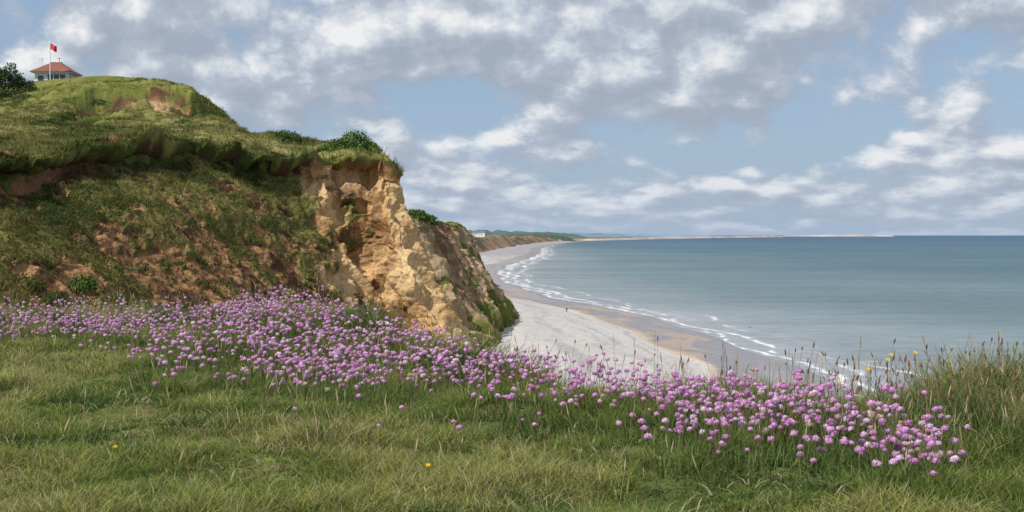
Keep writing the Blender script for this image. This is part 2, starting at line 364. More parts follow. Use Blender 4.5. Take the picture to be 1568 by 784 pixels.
bush('coastal_bush', [lob(130, 440, 56, 0.5, 0.45), lob(118, 446, 55, 0.4, 0.35)], 1200, 0.07, (0.06, 0.10, 0.025))
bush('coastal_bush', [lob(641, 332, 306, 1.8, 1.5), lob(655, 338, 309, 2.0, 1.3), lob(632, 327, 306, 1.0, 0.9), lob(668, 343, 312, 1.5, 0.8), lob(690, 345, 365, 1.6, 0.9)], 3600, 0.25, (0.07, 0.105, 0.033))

# ------------------------------------------------------------ second cliff
rows2 = [
 ([520,560,600,640,670,690,700,706,708], None, [420,430,430,440,460,480,540,640,760]),
 ([560,608,636,666,690,703,709,712,713], [338,327,336,341,346,351,359,361,361], [330,328,335,362,384,400,462,565,705]),
 ([585,625,652,680,702,710,713,715,716], [342,330,339,343,348,353,361,362,363], [300,306,320,345,370,385,450,560,700]),
 ([590,632,656,685,706,714,716,717,718], [355,345,352,357,361,366,366,367,367], [299,305.5,319.5,344.5,369.5,385,450,560,700]),
 ([620,655,675,702,722,728,722,722,721], [410,400,395,400,400,400,390,382,378], [294,301,316,338,362,382,452,562,702]),
 ([670,695,708,728,742,745,733,727,725], [470,470,455,450,445,435,412,400,392], [289,295,309,330,352,380,455,564,704]),
 ([730,742,748,758,772,778,748,735,729], [530,525,505,492,480,468,440,418,404], [285,290,305,326,352,392,460,567,707]),
 ([752,763,769,778,790,802,772,742,733], 'z', [282,288,304,330,375,418,472,575,715]),
]
c2 = []
for px, py, d in rows2:
    r = []
    for i in range(9):
        if py is None: r.append(((px[i]-CX)/F*d[i], d[i], ZC+1))
        elif py == 'z': r.append(((px[i]-CX)/F*d[i], d[i], 0.0))
        else: r.append(W(px[i], py[i], d[i]))
    c2.append(r)
c2 = np.array(c2)
uu2 = np.linspace(0, 8, 420); vv2 = np.concatenate([np.linspace(0, 2, 50, endpoint=False), np.linspace(2, 7, 300)])
H = catmull(np.swapaxes(catmull(c2, vv2, 0.5), 0, 1), uu2, 0.8); H = np.swapaxes(H, 0, 1).copy()
U2 = np.broadcast_to(uu2[None], H.shape[:2]); V2 = np.broadcast_to(vv2[:, None], H.shape[:2])
nh = normals(H)
if nh[200, 200, 0] < 0: nh = -nh
x, y, z = H[..., 0], H[..., 1], H[..., 2]
a1 = fbm(x/16, y/16, z/10, 4); a2 = fbm(x/5+3, y/5, z/5, 4); a3 = fbm(x/1.6, y/1.6, z/1.6, 3)
rg = 1-np.abs(fbm(x/9+1, y/9, z/40, 3))*2
bare2 = ss(2.0, 2.12, V2+0.05*a2)*ss(5.9, 5.0, V2-0.5*a1-0.35*a2)*ss(-0.35, 0.0, 0.2+a2+0.4*a3)
bare2 = np.maximum(bare2, ss(0.25, 0.45, a2+0.3*a1)*ss(3, 2, U2)*ss(2.1, 2.3, V2)*0.9)
H2 = H+nh*((a1*1.2+a2*0.9+a3*0.35+(rg-0.5)*2.8*ss(2.1, 2.6, V2)*ss(6.6, 5.0, V2))*ss(1.0, 2.0, V2)*ss(7.0, 6.4, V2))[..., None]
H2[..., 2] += (0.9*fbm(x/7, y/7, 2, 3))*np.exp(-((V2-1.9)/0.4)**2)
g_ = mixc(mixc(np.broadcast_to(G1*0.95, H.shape), G2, ss(-0.3, 0.5, a2)), G3, ss(0.1, 0.6, -a1+0.4*a3)*0.7)
b_ = mixc(mixc(np.broadcast_to([0.32, 0.215, 0.125], H.shape), [0.165, 0.11, 0.065], ss(-0.2, 0.5, a2+0.4*a3)), [0.43, 0.32, 0.19], ss(0.1, 0.6, a1)*0.6)
b_ = mixc(b_, [0.12, 0.08, 0.05], ss(2.7, 2.1, V2)*0.85)
bm2 = ss(0.35, 0.65, bare2+0.2*a3)
make_mesh('sand_cliff', H2, grid_quads(*H.shape[:2]), None, g_*(1-bm2[..., None])+b_*bm2[..., None], M_farcliff, True)

# ------------------------------------------------------------ shore functions
ysh = [-200,100,241,277,342,395,454,527,615,738,923,1153,1457,1977,2768,4613,6150]
xsh = [64,60,55.5,54.5,53.5,49,41,28,13,0,-8,-4,15,40,60,184,330]
yto = [-200,250,330,420,500,640,1000,1384,1730,1977,3075,4613,6150]
xto = [-2,-2,-2,2,-8,-13,-24,-38,-46,-34,10,95,270]
def XS(Y): return hermite(ysh, xsh, Y)+1.6*np.sin(Y/33.0)+1.0*np.sin(Y/14.0+1)
def XT(Y): return np.interp(Y, yto, xto)
def beach_z(Wd, Y):
    return np.where(Wd < 0, Wd*0.05, np.where(Wd < 20, Wd*0.022, 0.44+np.minimum(Wd-20, 26)*0.075))
yb = np.concatenate([np.linspace(-200, 190, 40, endpoint=False), np.geomspace(190, 1500, 700, endpoint=False), np.geomspace(1500, 6150, 120)])
tb = np.linspace(0, 1, 240)
YB = np.broadcast_to(yb[:, None], (len(yb), len(tb))); xl = XT(yb)-18; xr = XS(yb)+12
XB = xl[:, None]+(xr-xl)[:, None]*tb[None]
WB = XS(YB)-XB
wn = WB+2.2*fbm(WB/12, YB/25, 1, 3)
zb = beach_z(WB, YB)+0.10*fbm(WB/4, YB/60, 0, 3)*ss(14, 24, WB)
st1 = fbm(wn/2.4, YB/90, 5, 4); st2 = fbm(XB/0.9, YB/3, 2, 3); st3 = fbm(wn/9, YB/160, 8, 3)
shin = mixc(mixc(np.broadcast_to([0.44, 0.42, 0.405], XB.shape+(3,)), [0.345, 0.33, 0.322], ss(-0.2, 0.6, st1*0.8+0.4*st2)), [0.50, 0.475, 0.445], ss(0.1, 0.7, st3)*0.7)
wet = mixc(mixc(np.broadcast_to([0.285, 0.275, 0.29], XB.shape+(3,)), [0.235, 0.235, 0.255], ss(-0.3, 0.5, st3+0.4*st1)), [0.37, 0.29, 0.225], ss(0.36, 0.6, fbm(wn/6+2, YB/35, 7, 4)+0.15*ss(13, 18, WB))*0.7)
kb = ss(18.0, 19.6, wn)
cB = shin*kb[..., None]+wet*(1-kb[..., None])
cB = mixc(cB, [0.43, 0.32, 0.235], np.exp(-((wn-19.2)/1.0)**2)*ss(-0.1, 0.4, st3)*0.6)
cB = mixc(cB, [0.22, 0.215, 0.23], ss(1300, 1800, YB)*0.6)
cB = mixc(cB, [0.22, 0.225, 0.245], ss(4.5, 0.0, WB)*0.7)
M_beach = mat_attr('shingle_beach', 0.9, ((0.25, 0.08), (1.2, 0.20)), ((0.8, 0.2),), 0, 0.15, simple=True)
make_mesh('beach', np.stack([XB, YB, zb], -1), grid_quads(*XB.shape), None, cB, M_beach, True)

# ------------------------------------------------------------ sea
ys = np.concatenate([np.linspace(-300, 190, 30, endpoint=False), np.geomspace(190, 1200, 800, endpoint=False), np.geomspace(1200, 6150, 160, endpoint=False), np.geomspace(6150, 95000, 60)])
ws = np.concatenate([np.linspace(-14, -4, 6, endpoint=False), np.linspace(-4, 30, 100, endpoint=False), np.geomspace(30, 400, 60, endpoint=False), np.geomspace(400, 90000, 50)])
YS = np.broadcast_to(ys[:, None], (len(ys), len(ws))); WS = np.broadcast_to(ws[None], YS.shape)
WS2 = np.where(YS > 6150, WS-ss(6150, 9000, YS)*6000, WS)
XX = XS(YS)+WS2
amp = 0.10*ss(0, 8, WS)*ss(26, 16, WS)
zs = 0.02+amp*np.sin((WS+1.5*fbm(YS/30, WS*0, 2, 2))*0.8)
edge = 1.6*fbm(YS/11, YS*0, 3, 3)+1.6*np.sin(YS/19.0)
wid = np.clip(YS/600, 0.6, 2.4)
br1 = fbm(YS/6, WS/1.2, 26, 3)
f1 = np.exp(-((WS-0.9-edge)/wid/1.0)**2)*ss(-0.6, 0.1, fbm(YS/9, WS/2, 6, 3)+0.15)
off2 = 6+3.0*fbm(YS/30, YS*0, 9, 3)
f2 = np.exp(-((WS-off2)/wid/1.1)**2)*ss(0.0, 0.45, fbm(YS/20, WS/3, 4, 3)+0.5*br1+0.35*ss(420, 700, YS)+0.05)
off3 = 15+4*fbm(YS/50, YS*0, 19, 3)
f3 = np.exp(-((WS-off3)/wid/1.1)**2)*ss(0.05, 0.55, fbm(YS/20, WS/3, 14, 3)+0.5*br1+0.40*ss(480, 800, YS)-0.1)
foam = np.clip(np.maximum.reduce([f1, f2*0.85, f3*0.7])*(0.8+0.5*br1), 0, 1)*ss(5000, 1500, YS)
sw = WS+6*fbm(WS/30, YS/60, 1, 3)
sh0 = np.array([0.26, 0.27, 0.285]); sh1 = np.array([0.185, 0.218, 0.228]); sh2 = np.array([0.110, 0.162, 0.175]); sh3 = np.array([0.056, 0.112, 0.142])
cS = mixc(np.broadcast_to(sh0, XX.shape+(3,)), sh1, ss(2, 30, sw)); cS = mixc(cS, sh2, ss(25, 110, sw)); cS = mixc(cS, sh3, ss(80, 520, WS+0.12*YS-80+60*fbm(WS/60, YS/150, 4, 3)))
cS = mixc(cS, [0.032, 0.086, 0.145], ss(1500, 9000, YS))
cS = mixc(cS, [0.78, 0.78, 0.77], foam)
m = bpy.data.materials.new('sea_water'); m.use_nodes = True; nt = m.node_tree; nt.nodes.clear()
at = N(nt, 'ShaderNodeAttribute', attribute_name='Col').outputs['Color']
tco = N(nt, 'ShaderNodeTexCoord').outputs['Object']
c = at
for s_, a_, st in ((0.30, 0.22, (0.4, 1, 1)), (0.03, 0.16, (0.3, 1, 1)), (0.004, 0.24, (0.3, 1, 1))):  # stretched colour noise: sea tone, its wide dark bands standing in for cloud shadows
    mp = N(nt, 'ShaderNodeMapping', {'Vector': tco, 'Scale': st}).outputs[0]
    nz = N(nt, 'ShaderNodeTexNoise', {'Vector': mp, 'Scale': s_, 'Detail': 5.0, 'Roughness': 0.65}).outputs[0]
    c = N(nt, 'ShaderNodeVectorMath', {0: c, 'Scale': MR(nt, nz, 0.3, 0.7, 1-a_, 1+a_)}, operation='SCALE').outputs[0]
nz = N(nt, 'ShaderNodeTexNoise', {'Vector': tco, 'Scale': 0.5, 'Detail': 4.0}).outputs[0]
bp = N(nt, 'ShaderNodeBump', {'Height': nz, 'Distance': 0.6, 'Strength': 0.6}).outputs[0]
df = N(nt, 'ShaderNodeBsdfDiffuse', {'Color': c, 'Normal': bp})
gl = N(nt, 'ShaderNodeBsdfGlossy', {'Color': (0.9, 0.95, 1, 1), 'Roughness': 0.28, 'Normal': bp})
mx = N(nt, 'ShaderNodeMixShader', {0: 0.17, 1: df.outputs[0], 2: gl.outputs[0]})
nt.links.new(mx.outputs[0], N(nt, 'ShaderNodeOutputMaterial').inputs[0])
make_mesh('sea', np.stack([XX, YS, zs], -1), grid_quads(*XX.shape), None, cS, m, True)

# ------------------------------------------------------------ far coast
M_far = mat_attr('far_land', 0.95, ((0.01, 0.15), (0.06, 0.15)), None, 0, 0.05, simple=True)
yl = np.geomspace(600, 9000, 400)
prof_x = np.concatenate([-np.geomspace(4000, 40, 24), np.linspace(-34, 2, 26)])
YL = np.broadcast_to(yl[:, None], (len(yl), len(prof_x))); PX = np.broadcast_to(prof_x[None], YL.shape)
XL = np.interp(YL, yto+[9000], xto+[700])+PX*np.where(PX > -40, np.clip(YL/1900, 0.7, 1.4), 1)+11*fbm(YL/170, YL*0, 2, 4)*ss(3, -6, PX)*ss(-60, -30, PX)
top = 22.5+3.5*fbm(YL/260, PX/300, 1, 4)+0.5*ss(3000, 9000, YL)
top = top*lerp(1, 0.35, ss(4200, 6500, YL))
ZL = top*ss(1, -27, PX)**0.8+0.4+ss(-200, -3000, PX)*6
gl_ = mixc(mixc(np.broadcast_to([0.13, 0.145, 0.085], XL.shape+(3,)), [0.19, 0.18, 0.125], ss(-0.1, 0.2, fbm(XL/120, YL/200, 3, 2))), [0.075, 0.10, 0.075], ss(0.1, 0.3, fbm(XL/90+5, YL/150, 9, 2)))
bl = mixc(np.broadcast_to([0.30, 0.20, 0.135], XL.shape+(3,)), [0.13, 0.11, 0.085], ss(-0.1, 0.4, fbm(YL/40, PX/9, 2, 4)))
kk = ss(-29, -24, PX)
make_mesh('far_coast_land', np.stack([XL, YL, ZL], -1), grid_quads(*XL.shape), None, gl_*(1-kk[..., None])+bl*kk[..., None], M_far, True)

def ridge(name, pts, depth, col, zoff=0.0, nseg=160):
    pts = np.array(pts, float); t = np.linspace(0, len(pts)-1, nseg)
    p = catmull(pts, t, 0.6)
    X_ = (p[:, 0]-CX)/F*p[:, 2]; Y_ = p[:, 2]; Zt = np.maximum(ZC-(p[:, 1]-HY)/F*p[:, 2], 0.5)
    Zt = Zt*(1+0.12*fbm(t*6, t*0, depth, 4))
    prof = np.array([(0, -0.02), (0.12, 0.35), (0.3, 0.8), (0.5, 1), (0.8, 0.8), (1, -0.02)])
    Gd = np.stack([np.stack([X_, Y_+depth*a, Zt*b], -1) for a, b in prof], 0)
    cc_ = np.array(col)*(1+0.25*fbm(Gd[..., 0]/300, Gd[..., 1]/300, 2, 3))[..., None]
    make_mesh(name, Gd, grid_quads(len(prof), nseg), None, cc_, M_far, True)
ridge('hills', [(560, 352, 9000), (680, 350.5, 9000), (740, 352, 9000), (800, 354.5, 9000), (850, 356, 9000), (890, 358.5, 9000), (910, 364, 9000)], 1500, (0.10, 0.14, 0.15))  # distance haze is mixed into the hill colours
ridge('hills', [(560, 353, 16000), (860, 356, 16000), (930, 357, 16000), (1000, 358, 16000), (1070, 359, 16000), (1120, 361.5, 16000)], 2500, (0.18, 0.25, 0.31))  # farther ridge, bluer: more haze put into its colour
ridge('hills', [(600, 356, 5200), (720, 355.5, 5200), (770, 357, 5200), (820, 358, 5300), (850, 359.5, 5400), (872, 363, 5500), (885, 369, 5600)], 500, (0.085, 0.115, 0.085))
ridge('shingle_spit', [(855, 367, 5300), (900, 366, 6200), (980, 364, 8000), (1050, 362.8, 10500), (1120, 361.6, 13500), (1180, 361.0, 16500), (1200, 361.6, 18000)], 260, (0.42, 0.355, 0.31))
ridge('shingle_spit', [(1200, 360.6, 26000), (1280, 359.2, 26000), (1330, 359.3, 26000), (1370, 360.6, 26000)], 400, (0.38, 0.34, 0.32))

# ------------------------------------------------------------ primitive helpers for built things
def box(name, c, s, mat, parent, rot=0.0):
    cx, cy, cz = c; sx, sy, sz = [q/2 for q in s]
    v_ = np.array([[a*sx, b*sy, g*sz] for a in (-1, 1) for b in (-1, 1) for g in (-1, 1)])
    R = np.array([[math.cos(rot), -math.sin(rot), 0], [math.sin(rot), math.cos(rot), 0], [0, 0, 1]])
    v_ = v_@R.T+np.array(c)
    q = [(0, 1, 3, 2), (4, 6, 7, 5), (0, 4, 5, 1), (2, 3, 7, 6), (0, 2, 6, 4), (1, 5, 7, 3)]
    return make_mesh(name, v_, q, None, None, mat, False, parent)
def cyl(name, a, b, r1, r2, mat, parent, n=10):
    a = np.array(a, float); b = np.array(b, float); d = b-a; d /= np.linalg.norm(d)
    t = np.cross(d, [0, 1, 0.2]); t /= np.linalg.norm(t); s = np.cross(d, t)
    an = np.linspace(0, 2*np.pi, n, endpoint=False)
    ring = np.cos(an)[:, None]*t+np.sin(an)[:, None]*s
    v_ = np.concatenate([a+ring*r1, b+ring*r2, [a], [b]])
    q = [(i, (i+1) % n, n+(i+1) % n, n+i) for i in range(n)]
    tr = [(2*n, (i+1) % n, i) for i in range(n)]+[(2*n+1, n+i, n+(i+1) % n) for i in range(n)]
    return make_mesh(name, v_, q, tr, None, mat, False, parent)

# ------------------------------------------------------------ coastwatch hut
M_white = mat_plain('white_painted_wall', (0.72, 0.72, 0.70), 0.6, 0.08)
M_tile = mat_plain('clay_roof_tiles', (0.20, 0.070, 0.045), 0.8, 0.45, 4.0)
M_glass = mat_plain('window_glass', (0.05, 0.065, 0.08), 0.15, 0.1)
M_red = mat_plain('red_flag_cloth', (0.62, 0.03, 0.05), 0.8, 0.1)
M_dark = mat_plain('dark_metal', (0.08, 0.08, 0.085), 0.6, 0.1)
D = 178.0; hx0, hy0, _ = W(88, 132, D)
z0 = ZC+17.6; ze = ZC+(HY-114)/F*D
hut = empty('lookout_hut', (0, 0, 0))
box('walls', (hx0, hy0, (z0+ze)/2), (4.2, 4.0, ze-z0), M_white, hut)
box('window_front', (hx0+0.65, hy0-2.02, ze-0.62), (2.3, 0.06, 0.72), M_glass, hut)
for i in range(4): box('mullion_%d' % (i+1), (hx0-0.5+i*0.77, hy0-2.06, ze-0.62), (0.07, 0.06, 0.74), M_white, hut)
box('window_left', (hx0-1.35, hy0-2.02, ze-0.7), (0.7, 0.06, 0.6), M_glass, hut)
box('window_side', (hx0+2.12, hy0, ze-0.62), (0.06, 3.0, 0.72), M_glass, hut)
box('fascia', (hx0, hy0, ze+0.0), (4.9, 4.7, 0.14), M_white, hut)
ro = []
for hw, hd, zz in ((2.65, 2.55, ze+0.075), (1.9, 1.8, ze+0.52), (1.0, 0.75, ze+1.15), (0.72, 0.06, ze+1.40)):
    ro += [(hx0-hw, hy0-hd, zz), (hx0+hw, hy0-hd, zz), (hx0+hw, hy0+hd, zz), (hx0-hw, hy0+hd, zz)]
q = [(0, 3, 2, 1)]
for k in range(3):
    for i in range(4): q.append((k*4+i, k*4+(i+1) % 4, k*4+4+(i+1) % 4, k*4+4+i))
q.append((12, 13, 14, 15))
make_mesh('hipped_roof', ro, q, None, None, M_tile, False, hut)
cyl('ridge_cap', (hx0-0.75, hy0, ze+1.42), (hx0+0.75, hy0, ze+1.42), 0.09, 0.09, M_tile, hut)
cyl('aerial', (hx0+0.35, hy0, ze+1.4), (hx0+0.35, hy0, ze+2.1), 0.04, 0.03, M_dark, hut)
box('aerial_bar', (hx0+0.35, hy0, ze+1.95), (0.6, 0.05, 0.05), M_dark, hut)
cyl('instrument_mast', (hx0-1.5, hy0-1.0, ze+0.6), (hx0-1.5, hy0-1.0, ze+1.75), 0.045, 0.04, M_white, hut)
box('instrument_head', (hx0-1.65, hy0-1.0, ze+1.8), (0.55, 0.2, 0.22), M_white, hut)
fp = empty('flagpole'); fx, fy, _ = W(78, 132, 174); zt = ZC+(HY-66)/F*174
cyl('pole', (fx, fy, ZC+17.0), (fx, fy, zt), 0.075, 0.045, M_white, fp)
cyl('finial', (fx, fy, zt), (fx, fy, zt+0.12), 0.09, 0.03, M_white, fp)
a_, b_2 = np.meshgrid(np.linspace(0, 1, 14), np.linspace(0, 1, 8))
fv = np.stack([fx+0.06+a_*0.75, fy+0.14*np.sin(a_*7+b_2*1.5)*a_, zt-0.12-b_2*0.75-a_*0.28+0.06*np.sin(a_*6)], -1)
make_mesh('flag', fv, grid_quads(8, 14), None, None, M_red, True, fp)

# ------------------------------------------------------------ far white houses
M_slate = mat_plain('slate_roof', (0.16, 0.15, 0.15), 0.8, 0.15, 1.0)
def house(px, pyb, d, wd, dp, hh):
    e_ = empty('white_house'); x_, y_, z_ = W(px, pyb, d)
    box('walls', (x_, y_, z_+hh/2-1), (wd, dp, hh+2), M_white, e_)
    hw, hd = wd/2+0.4, dp/2+0.4; zz = z_+hh+0.01
    v_ = [(x_-hw, y_-hd, zz), (x_+hw, y_-hd, zz), (x_+hw, y_+hd, zz), (x_-hw, y_+hd, zz), (x_-hw, y_, zz+dp*0.35), (x_+hw, y_, zz+dp*0.35)]
    make_mesh('gable_roof', v_, [(0, 1, 5, 4), (2, 3, 4, 5), (0, 3, 2, 1)], [(0, 4, 3), (1, 2, 5)], None, M_slate, False, e_)
    for i in range(int(wd//4)):
        box('window_%d' % (i+1), (x_-wd/2+2+i*4, y_-dp/2-0.03, z_+hh*0.55), (1.4, 0.1, 1.4), M_glass, e_)
    box('chimney', (x_+wd*0.3, y_, zz+dp*0.4), (0.9, 0.9, 1.8), M_slate, e_)
house(727, 361.2, 2150, 9, 7, 4.0); house(737, 361.0, 2180, 11, 7, 4.6)

# ------------------------------------------------------------ walker on the beach
def person(px, Yp):
    xp = (px-CX)/F*Yp; zp = float(beach_z(XS(np.array([Yp]))-xp, Yp)[0])
    J = {'pel': (0, 0, .93, .15), 'wst': (0, 0, 1.08, .13), 'chs': (0, .01, 1.30, .17), 'nk': (0, 0, 1.46, .06), 'hd0': (0, -.01, 1.56, .085), 'hd1': (0, -.01, 1.68, .09),
         'lh': (-.10, 0, .88, .10), 'lk': (-.11, -.12, .50, .07), 'la': (-.11, -.10, .09, .045), 'lt': (-.11, -.24, .04, .04),
         'rh': (.10, 0, .88, .10), 'rk': (.11, .06, .49, .07), 'ra': (.11, .26, .12, .045), 'rt': (.11, .15, .04, .04),
         'ls': (-.19, 0, 1.38, .065), 'le': (-.25, .08, 1.10, .05), 'lw': (-.24, -.04, .86, .035),
         'rs': (.19, 0, 1.38, .065), 're': (.25, -.03, 1.10, .05), 'rw': (.24, -.18, .90, .035)}
    E = [('pel', 'wst'), ('wst', 'chs'), ('chs', 'nk'), ('nk', 'hd0'), ('hd0', 'hd1'), ('pel', 'lh'), ('lh', 'lk'), ('lk', 'la'), ('la', 'lt'), ('pel', 'rh'), ('rh', 'rk'), ('rk', 'ra'), ('ra', 'rt'),
         ('chs', 'ls'), ('ls', 'le'), ('le', 'lw'), ('chs', 'rs'), ('rs', 're'), ('re', 'rw')]
    ks = list(J); me = bpy.data.meshes.new('person'); me.from_pydata([J[k][:3] for k in ks], [(ks.index(a), ks.index(b)) for a, b in E], [])
    ob = bpy.data.objects.new('person', me); sc.collection.objects.link(ob)
    md = ob.modifiers.new('skin', 'SKIN')
    for i, k in enumerate(ks):
        me.skin_vertices[0].data[i].radius = (J[k][3], J[k][3])
    me.skin_vertices[0].data[0].use_root = True
    s = ob.modifiers.new('sub', 'SUBSURF'); s.levels = 1; s.render_levels = 2
    mm = bpy.data.materials.new('walker_clothes'); mm.use_nodes = True; nt = mm.node_tree; p = nt.nodes['Principled BSDF']
    sz = N(nt, 'ShaderNodeSeparateXYZ', {0: N(nt, 'ShaderNodeTexCoord').outputs['Object']}).outputs[2]
    r = N(nt, 'ShaderNodeValToRGB', {0: M(nt, 'DIVIDE', sz, 1.8)}); r.color_ramp.interpolation = 'CONSTANT'
    el = r.color_ramp.elements; el[0].color = (0.03, 0.03, 0.04, 1); el[1].position = 0.52; el[1].color = (0.10, 0.035, 0.03, 1)
    k = el.new(0.81); k.color = (0.45, 0.28, 0.2, 1); k = el.new(0.925); k.color = (0.06, 0.04, 0.03, 1)
    nt.links.new(r.outputs[0], p.inputs['Base Color']); me.materials.append(mm)
    ob.location = (xp, Yp, zp)
    ob.rotation_euler = (0, 0, 0.4)
person(868, 450.0)
def boulder(px, py, r):
    Yp = ZC*F/(py-HY); xp = (px-CX)/F*Yp
    th, ph = np.meshgrid(np.linspace(0, 2*np.pi, 18), np.linspace(0, np.pi, 10))
    d = np.stack([np.cos(th)*np.sin(ph), np.sin(th)*np.sin(ph), np.cos(ph)*0.45], -1)
    rr = r*(1+0.3*fbm(np.cos(th)*np.sin(ph)*1.5, np.sin(th)*np.sin(ph)*1.5, np.cos(ph)*1.5, 3))
    make_mesh('rock', d*rr[..., None]+np.array([xp, Yp, 0.0]), grid_quads(10, 18), None, None, M_dark, True)
boulder(1148, 502, 0.55)

# ------------------------------------------------------------ meadow
xe = [-40, -12, -6.2, -2.85, -1.02, -0.2, 0.82, 1.75, 2.7, 5, 15, 40]
ye = [30, 19.5, 17, 15.5, 12, 10.2, 8.3, 7.4, 7.5, 6.5, -2, -25]
def YE(X): return np.interp(X, xe, ye)+0.25*fbm(X/0.8, X*0, 4, 3)
def mz(X, Y):
    e_ = Y-YE(X); ep = np.maximum(e_, 0)
    zz = ZC-1.0+0.05*fbm(X/1.3, Y/1.3, 0, 4)+0.02*fbm(X/0.3, Y/0.3, 1, 2)
    zz = zz+0.22*np.exp(-(((X+2.0)/1.0)**2+((Y-13.0)/2.6)**2))+0.09*ss(1.3, 2.6, X)*ss(4.5, 6.5, Y)
    zz = zz-(0.35*ep+0.09*ep**2)
    fl = lerp(ZC-14, -2, ss(-14, -3, X))
    return np.maximum(zz, fl+0.3*fbm(X/3, Y/3, 2, 3))
gx = np.concatenate([np.linspace(-60, -9, 60, endpoint=False), np.linspace(-9, 5, 320, endpoint=False), np.linspace(5, 40, 50)])
gy = np.concatenate([np.linspace(-30, 4, 30, endpoint=False), np.linspace(4, 19, 340, endpoint=False), np.linspace(19, 60, 80)])
GX, GY = np.meshgrid(gx, gy); GZ = mz(GX, GY)
n1 = fbm(GX/0.9, GY/0.9, 3, 4); n2 = fbm(GX/0.15, GY/0.15, 3, 3)
mc = mixc(mixc(np.broadcast_to([0.11, 0.125, 0.038], GX.shape+(3,)), [0.15, 0.125, 0.062], ss(0.1, 0.7, n2)), [0.065, 0.085, 0.026], ss(-0.2, 0.5, n1))
M_meadow = mat_attr('meadow_soil', 0.95, ((12.0, 0.35), (90.0, 0.5)), ((20.0, 0.03),), 0, 0.1, simple=True)
make_mesh('meadow_ground', np.stack([GX, GY, GZ], -1), grid_quads(*GX.shape), None, mc, M_meadow, True)

def sample_fan(n, y0, y1, p=-0.2, pxr=(-230, 1800)):
    t = rng.uniform(0, 1, n); k = p+1
    Yv = (y0**k+(y1**k-y0**k)*t)**(1/k)
    Xv = (rng.uniform(pxr[0], pxr[1], n)-CX)/F*Yv
    return Xv, Yv
def tallness(X, Y):
    e_ = Y-YE(X)
    wdt = lerp(2.2, 4.5, ss(0, -4, X))
    t = ss(-wdt, -0.4, e_)
    t = t*(0.75+0.6*fbm(X/0.6, Y/0.6, 8, 3))
    rt = ss(1.85, 2.3, X+0.12*(Y-6)+0.25*fbm(X/0.4, Y/0.4, 5, 2))*0.95
    tus = 0
    for (tx, ty, r, a) in ((-0.85, 6.5, 0.22, 1.0), (-3.2, 9.0, 0.35, 0.7), (0.05, 7.1, 0.16, 0.6), (-0.2, 8.0, 0.3, 0.6), (2.1, 6.1, 0.3, 0.8), (0.9, 5.9, 0.2, 0.5), (-1.35, 6.9, 0.15, 0.6), (1.5, 5.3, 0.25, 0.5), (0.35, 5.6, 0.12, 0.4)):
        tus = np.maximum(tus, a*np.exp(-(((X-tx)/r)**2+((Y-ty)/r)**2)))
    pat = 0.28*ss(0.15, 0.5, fbm(X/0.5+7, Y/0.5, 21, 3))
    return np.clip(np.maximum.reduce([t, rt, tus+0*X, pat]), 0, 1.15)
acc = Acc()
Xv, Yv = sample_fan(430000, 4.2, 19.5, -0.35)
e_ = Yv-YE(Xv); k = e_ < 1.2; Xv = Xv[k]; Yv = Yv[k]; e_ = e_[k]; n = len(Xv)
tl_ = tallness(Xv, Yv)
c1 = fbm(Xv/0.35, Yv/0.35, 3, 4); c2_ = fbm(Xv/1.1+5, Yv/1.1, 3, 4); cr = rng.uniform(0, 1, n)
thin = (rng.uniform(0, 1, n) < 0.72+0.55*c1+0.3*tl_)
Xv, Yv, e_, tl_, c1, c2_, cr = [q_[thin] for q_ in (Xv, Yv, e_, tl_, c1, c2_, cr)]; n = len(Xv)
h = lerp(rng.uniform(0.025, 0.075, n)*(1+0.9*c1), rng.uniform(0.10, 0.27, n), tl_)
h = h*(1+0.45*ss(-1.0, -0.2, e_)*ss(2.0, 2.4, Xv)+0.35*ss(-1.3, -0.2, e_)*ss(0.6, -0.3, Xv)*ss(-2.5, -1.5, Xv))
LG1 = np.array([0.170, 0.228, 0.052]); LG2 = np.array([0.300, 0.315, 0.095]); LG3 = np.array([0.070, 0.128, 0.030])
col = mixc(mixc(np.broadcast_to(LG1, (n, 3)), LG2, ss(-0.35, 0.4, c2_+0.6*c1)), LG3, ss(0.0, 0.5, -c1+0.7*tl_-0.2-0.5*c2_))
dry = cr < (0.09+0.14*ss(-0.1, 0.5, c2_)+0.10*tl_)
col[dry] = np.array([0.43, 0.37, 0.21])*rng.uniform(0.7, 1.2, (dry.sum(), 1))
col *= rng.uniform(0.7, 1.3, (n, 1))
wd = rng.uniform(0.0028, 0.0058, n)*np.clip(Yv/7, 0.9, 2.0)*(1+0.2*tl_)
base = np.stack([Xv, Yv, mz(Xv, Yv)-0.005], 1)
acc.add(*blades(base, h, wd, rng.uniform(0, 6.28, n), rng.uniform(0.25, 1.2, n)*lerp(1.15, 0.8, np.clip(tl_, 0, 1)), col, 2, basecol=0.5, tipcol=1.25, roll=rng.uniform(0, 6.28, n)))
Xw, Yw = sample_fan(11000, 4.3, 12, -0.5); kw = (Yw-YE(Xw)) < -1.0; Xw = Xw[kw]; Yw = Yw[kw]; n = len(Xw)
cw = np.where(rng.uniform(0, 1, (n, 1)) < 0.45, [0.46, 0.39, 0.24], [0.13, 0.20, 0.045])*rng.uniform(0.7, 1.2, (n, 1))
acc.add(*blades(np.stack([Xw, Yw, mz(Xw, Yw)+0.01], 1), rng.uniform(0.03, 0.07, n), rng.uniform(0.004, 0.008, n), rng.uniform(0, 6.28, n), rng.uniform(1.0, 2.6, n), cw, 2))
acc.build('meadow_grass', M_leaf)

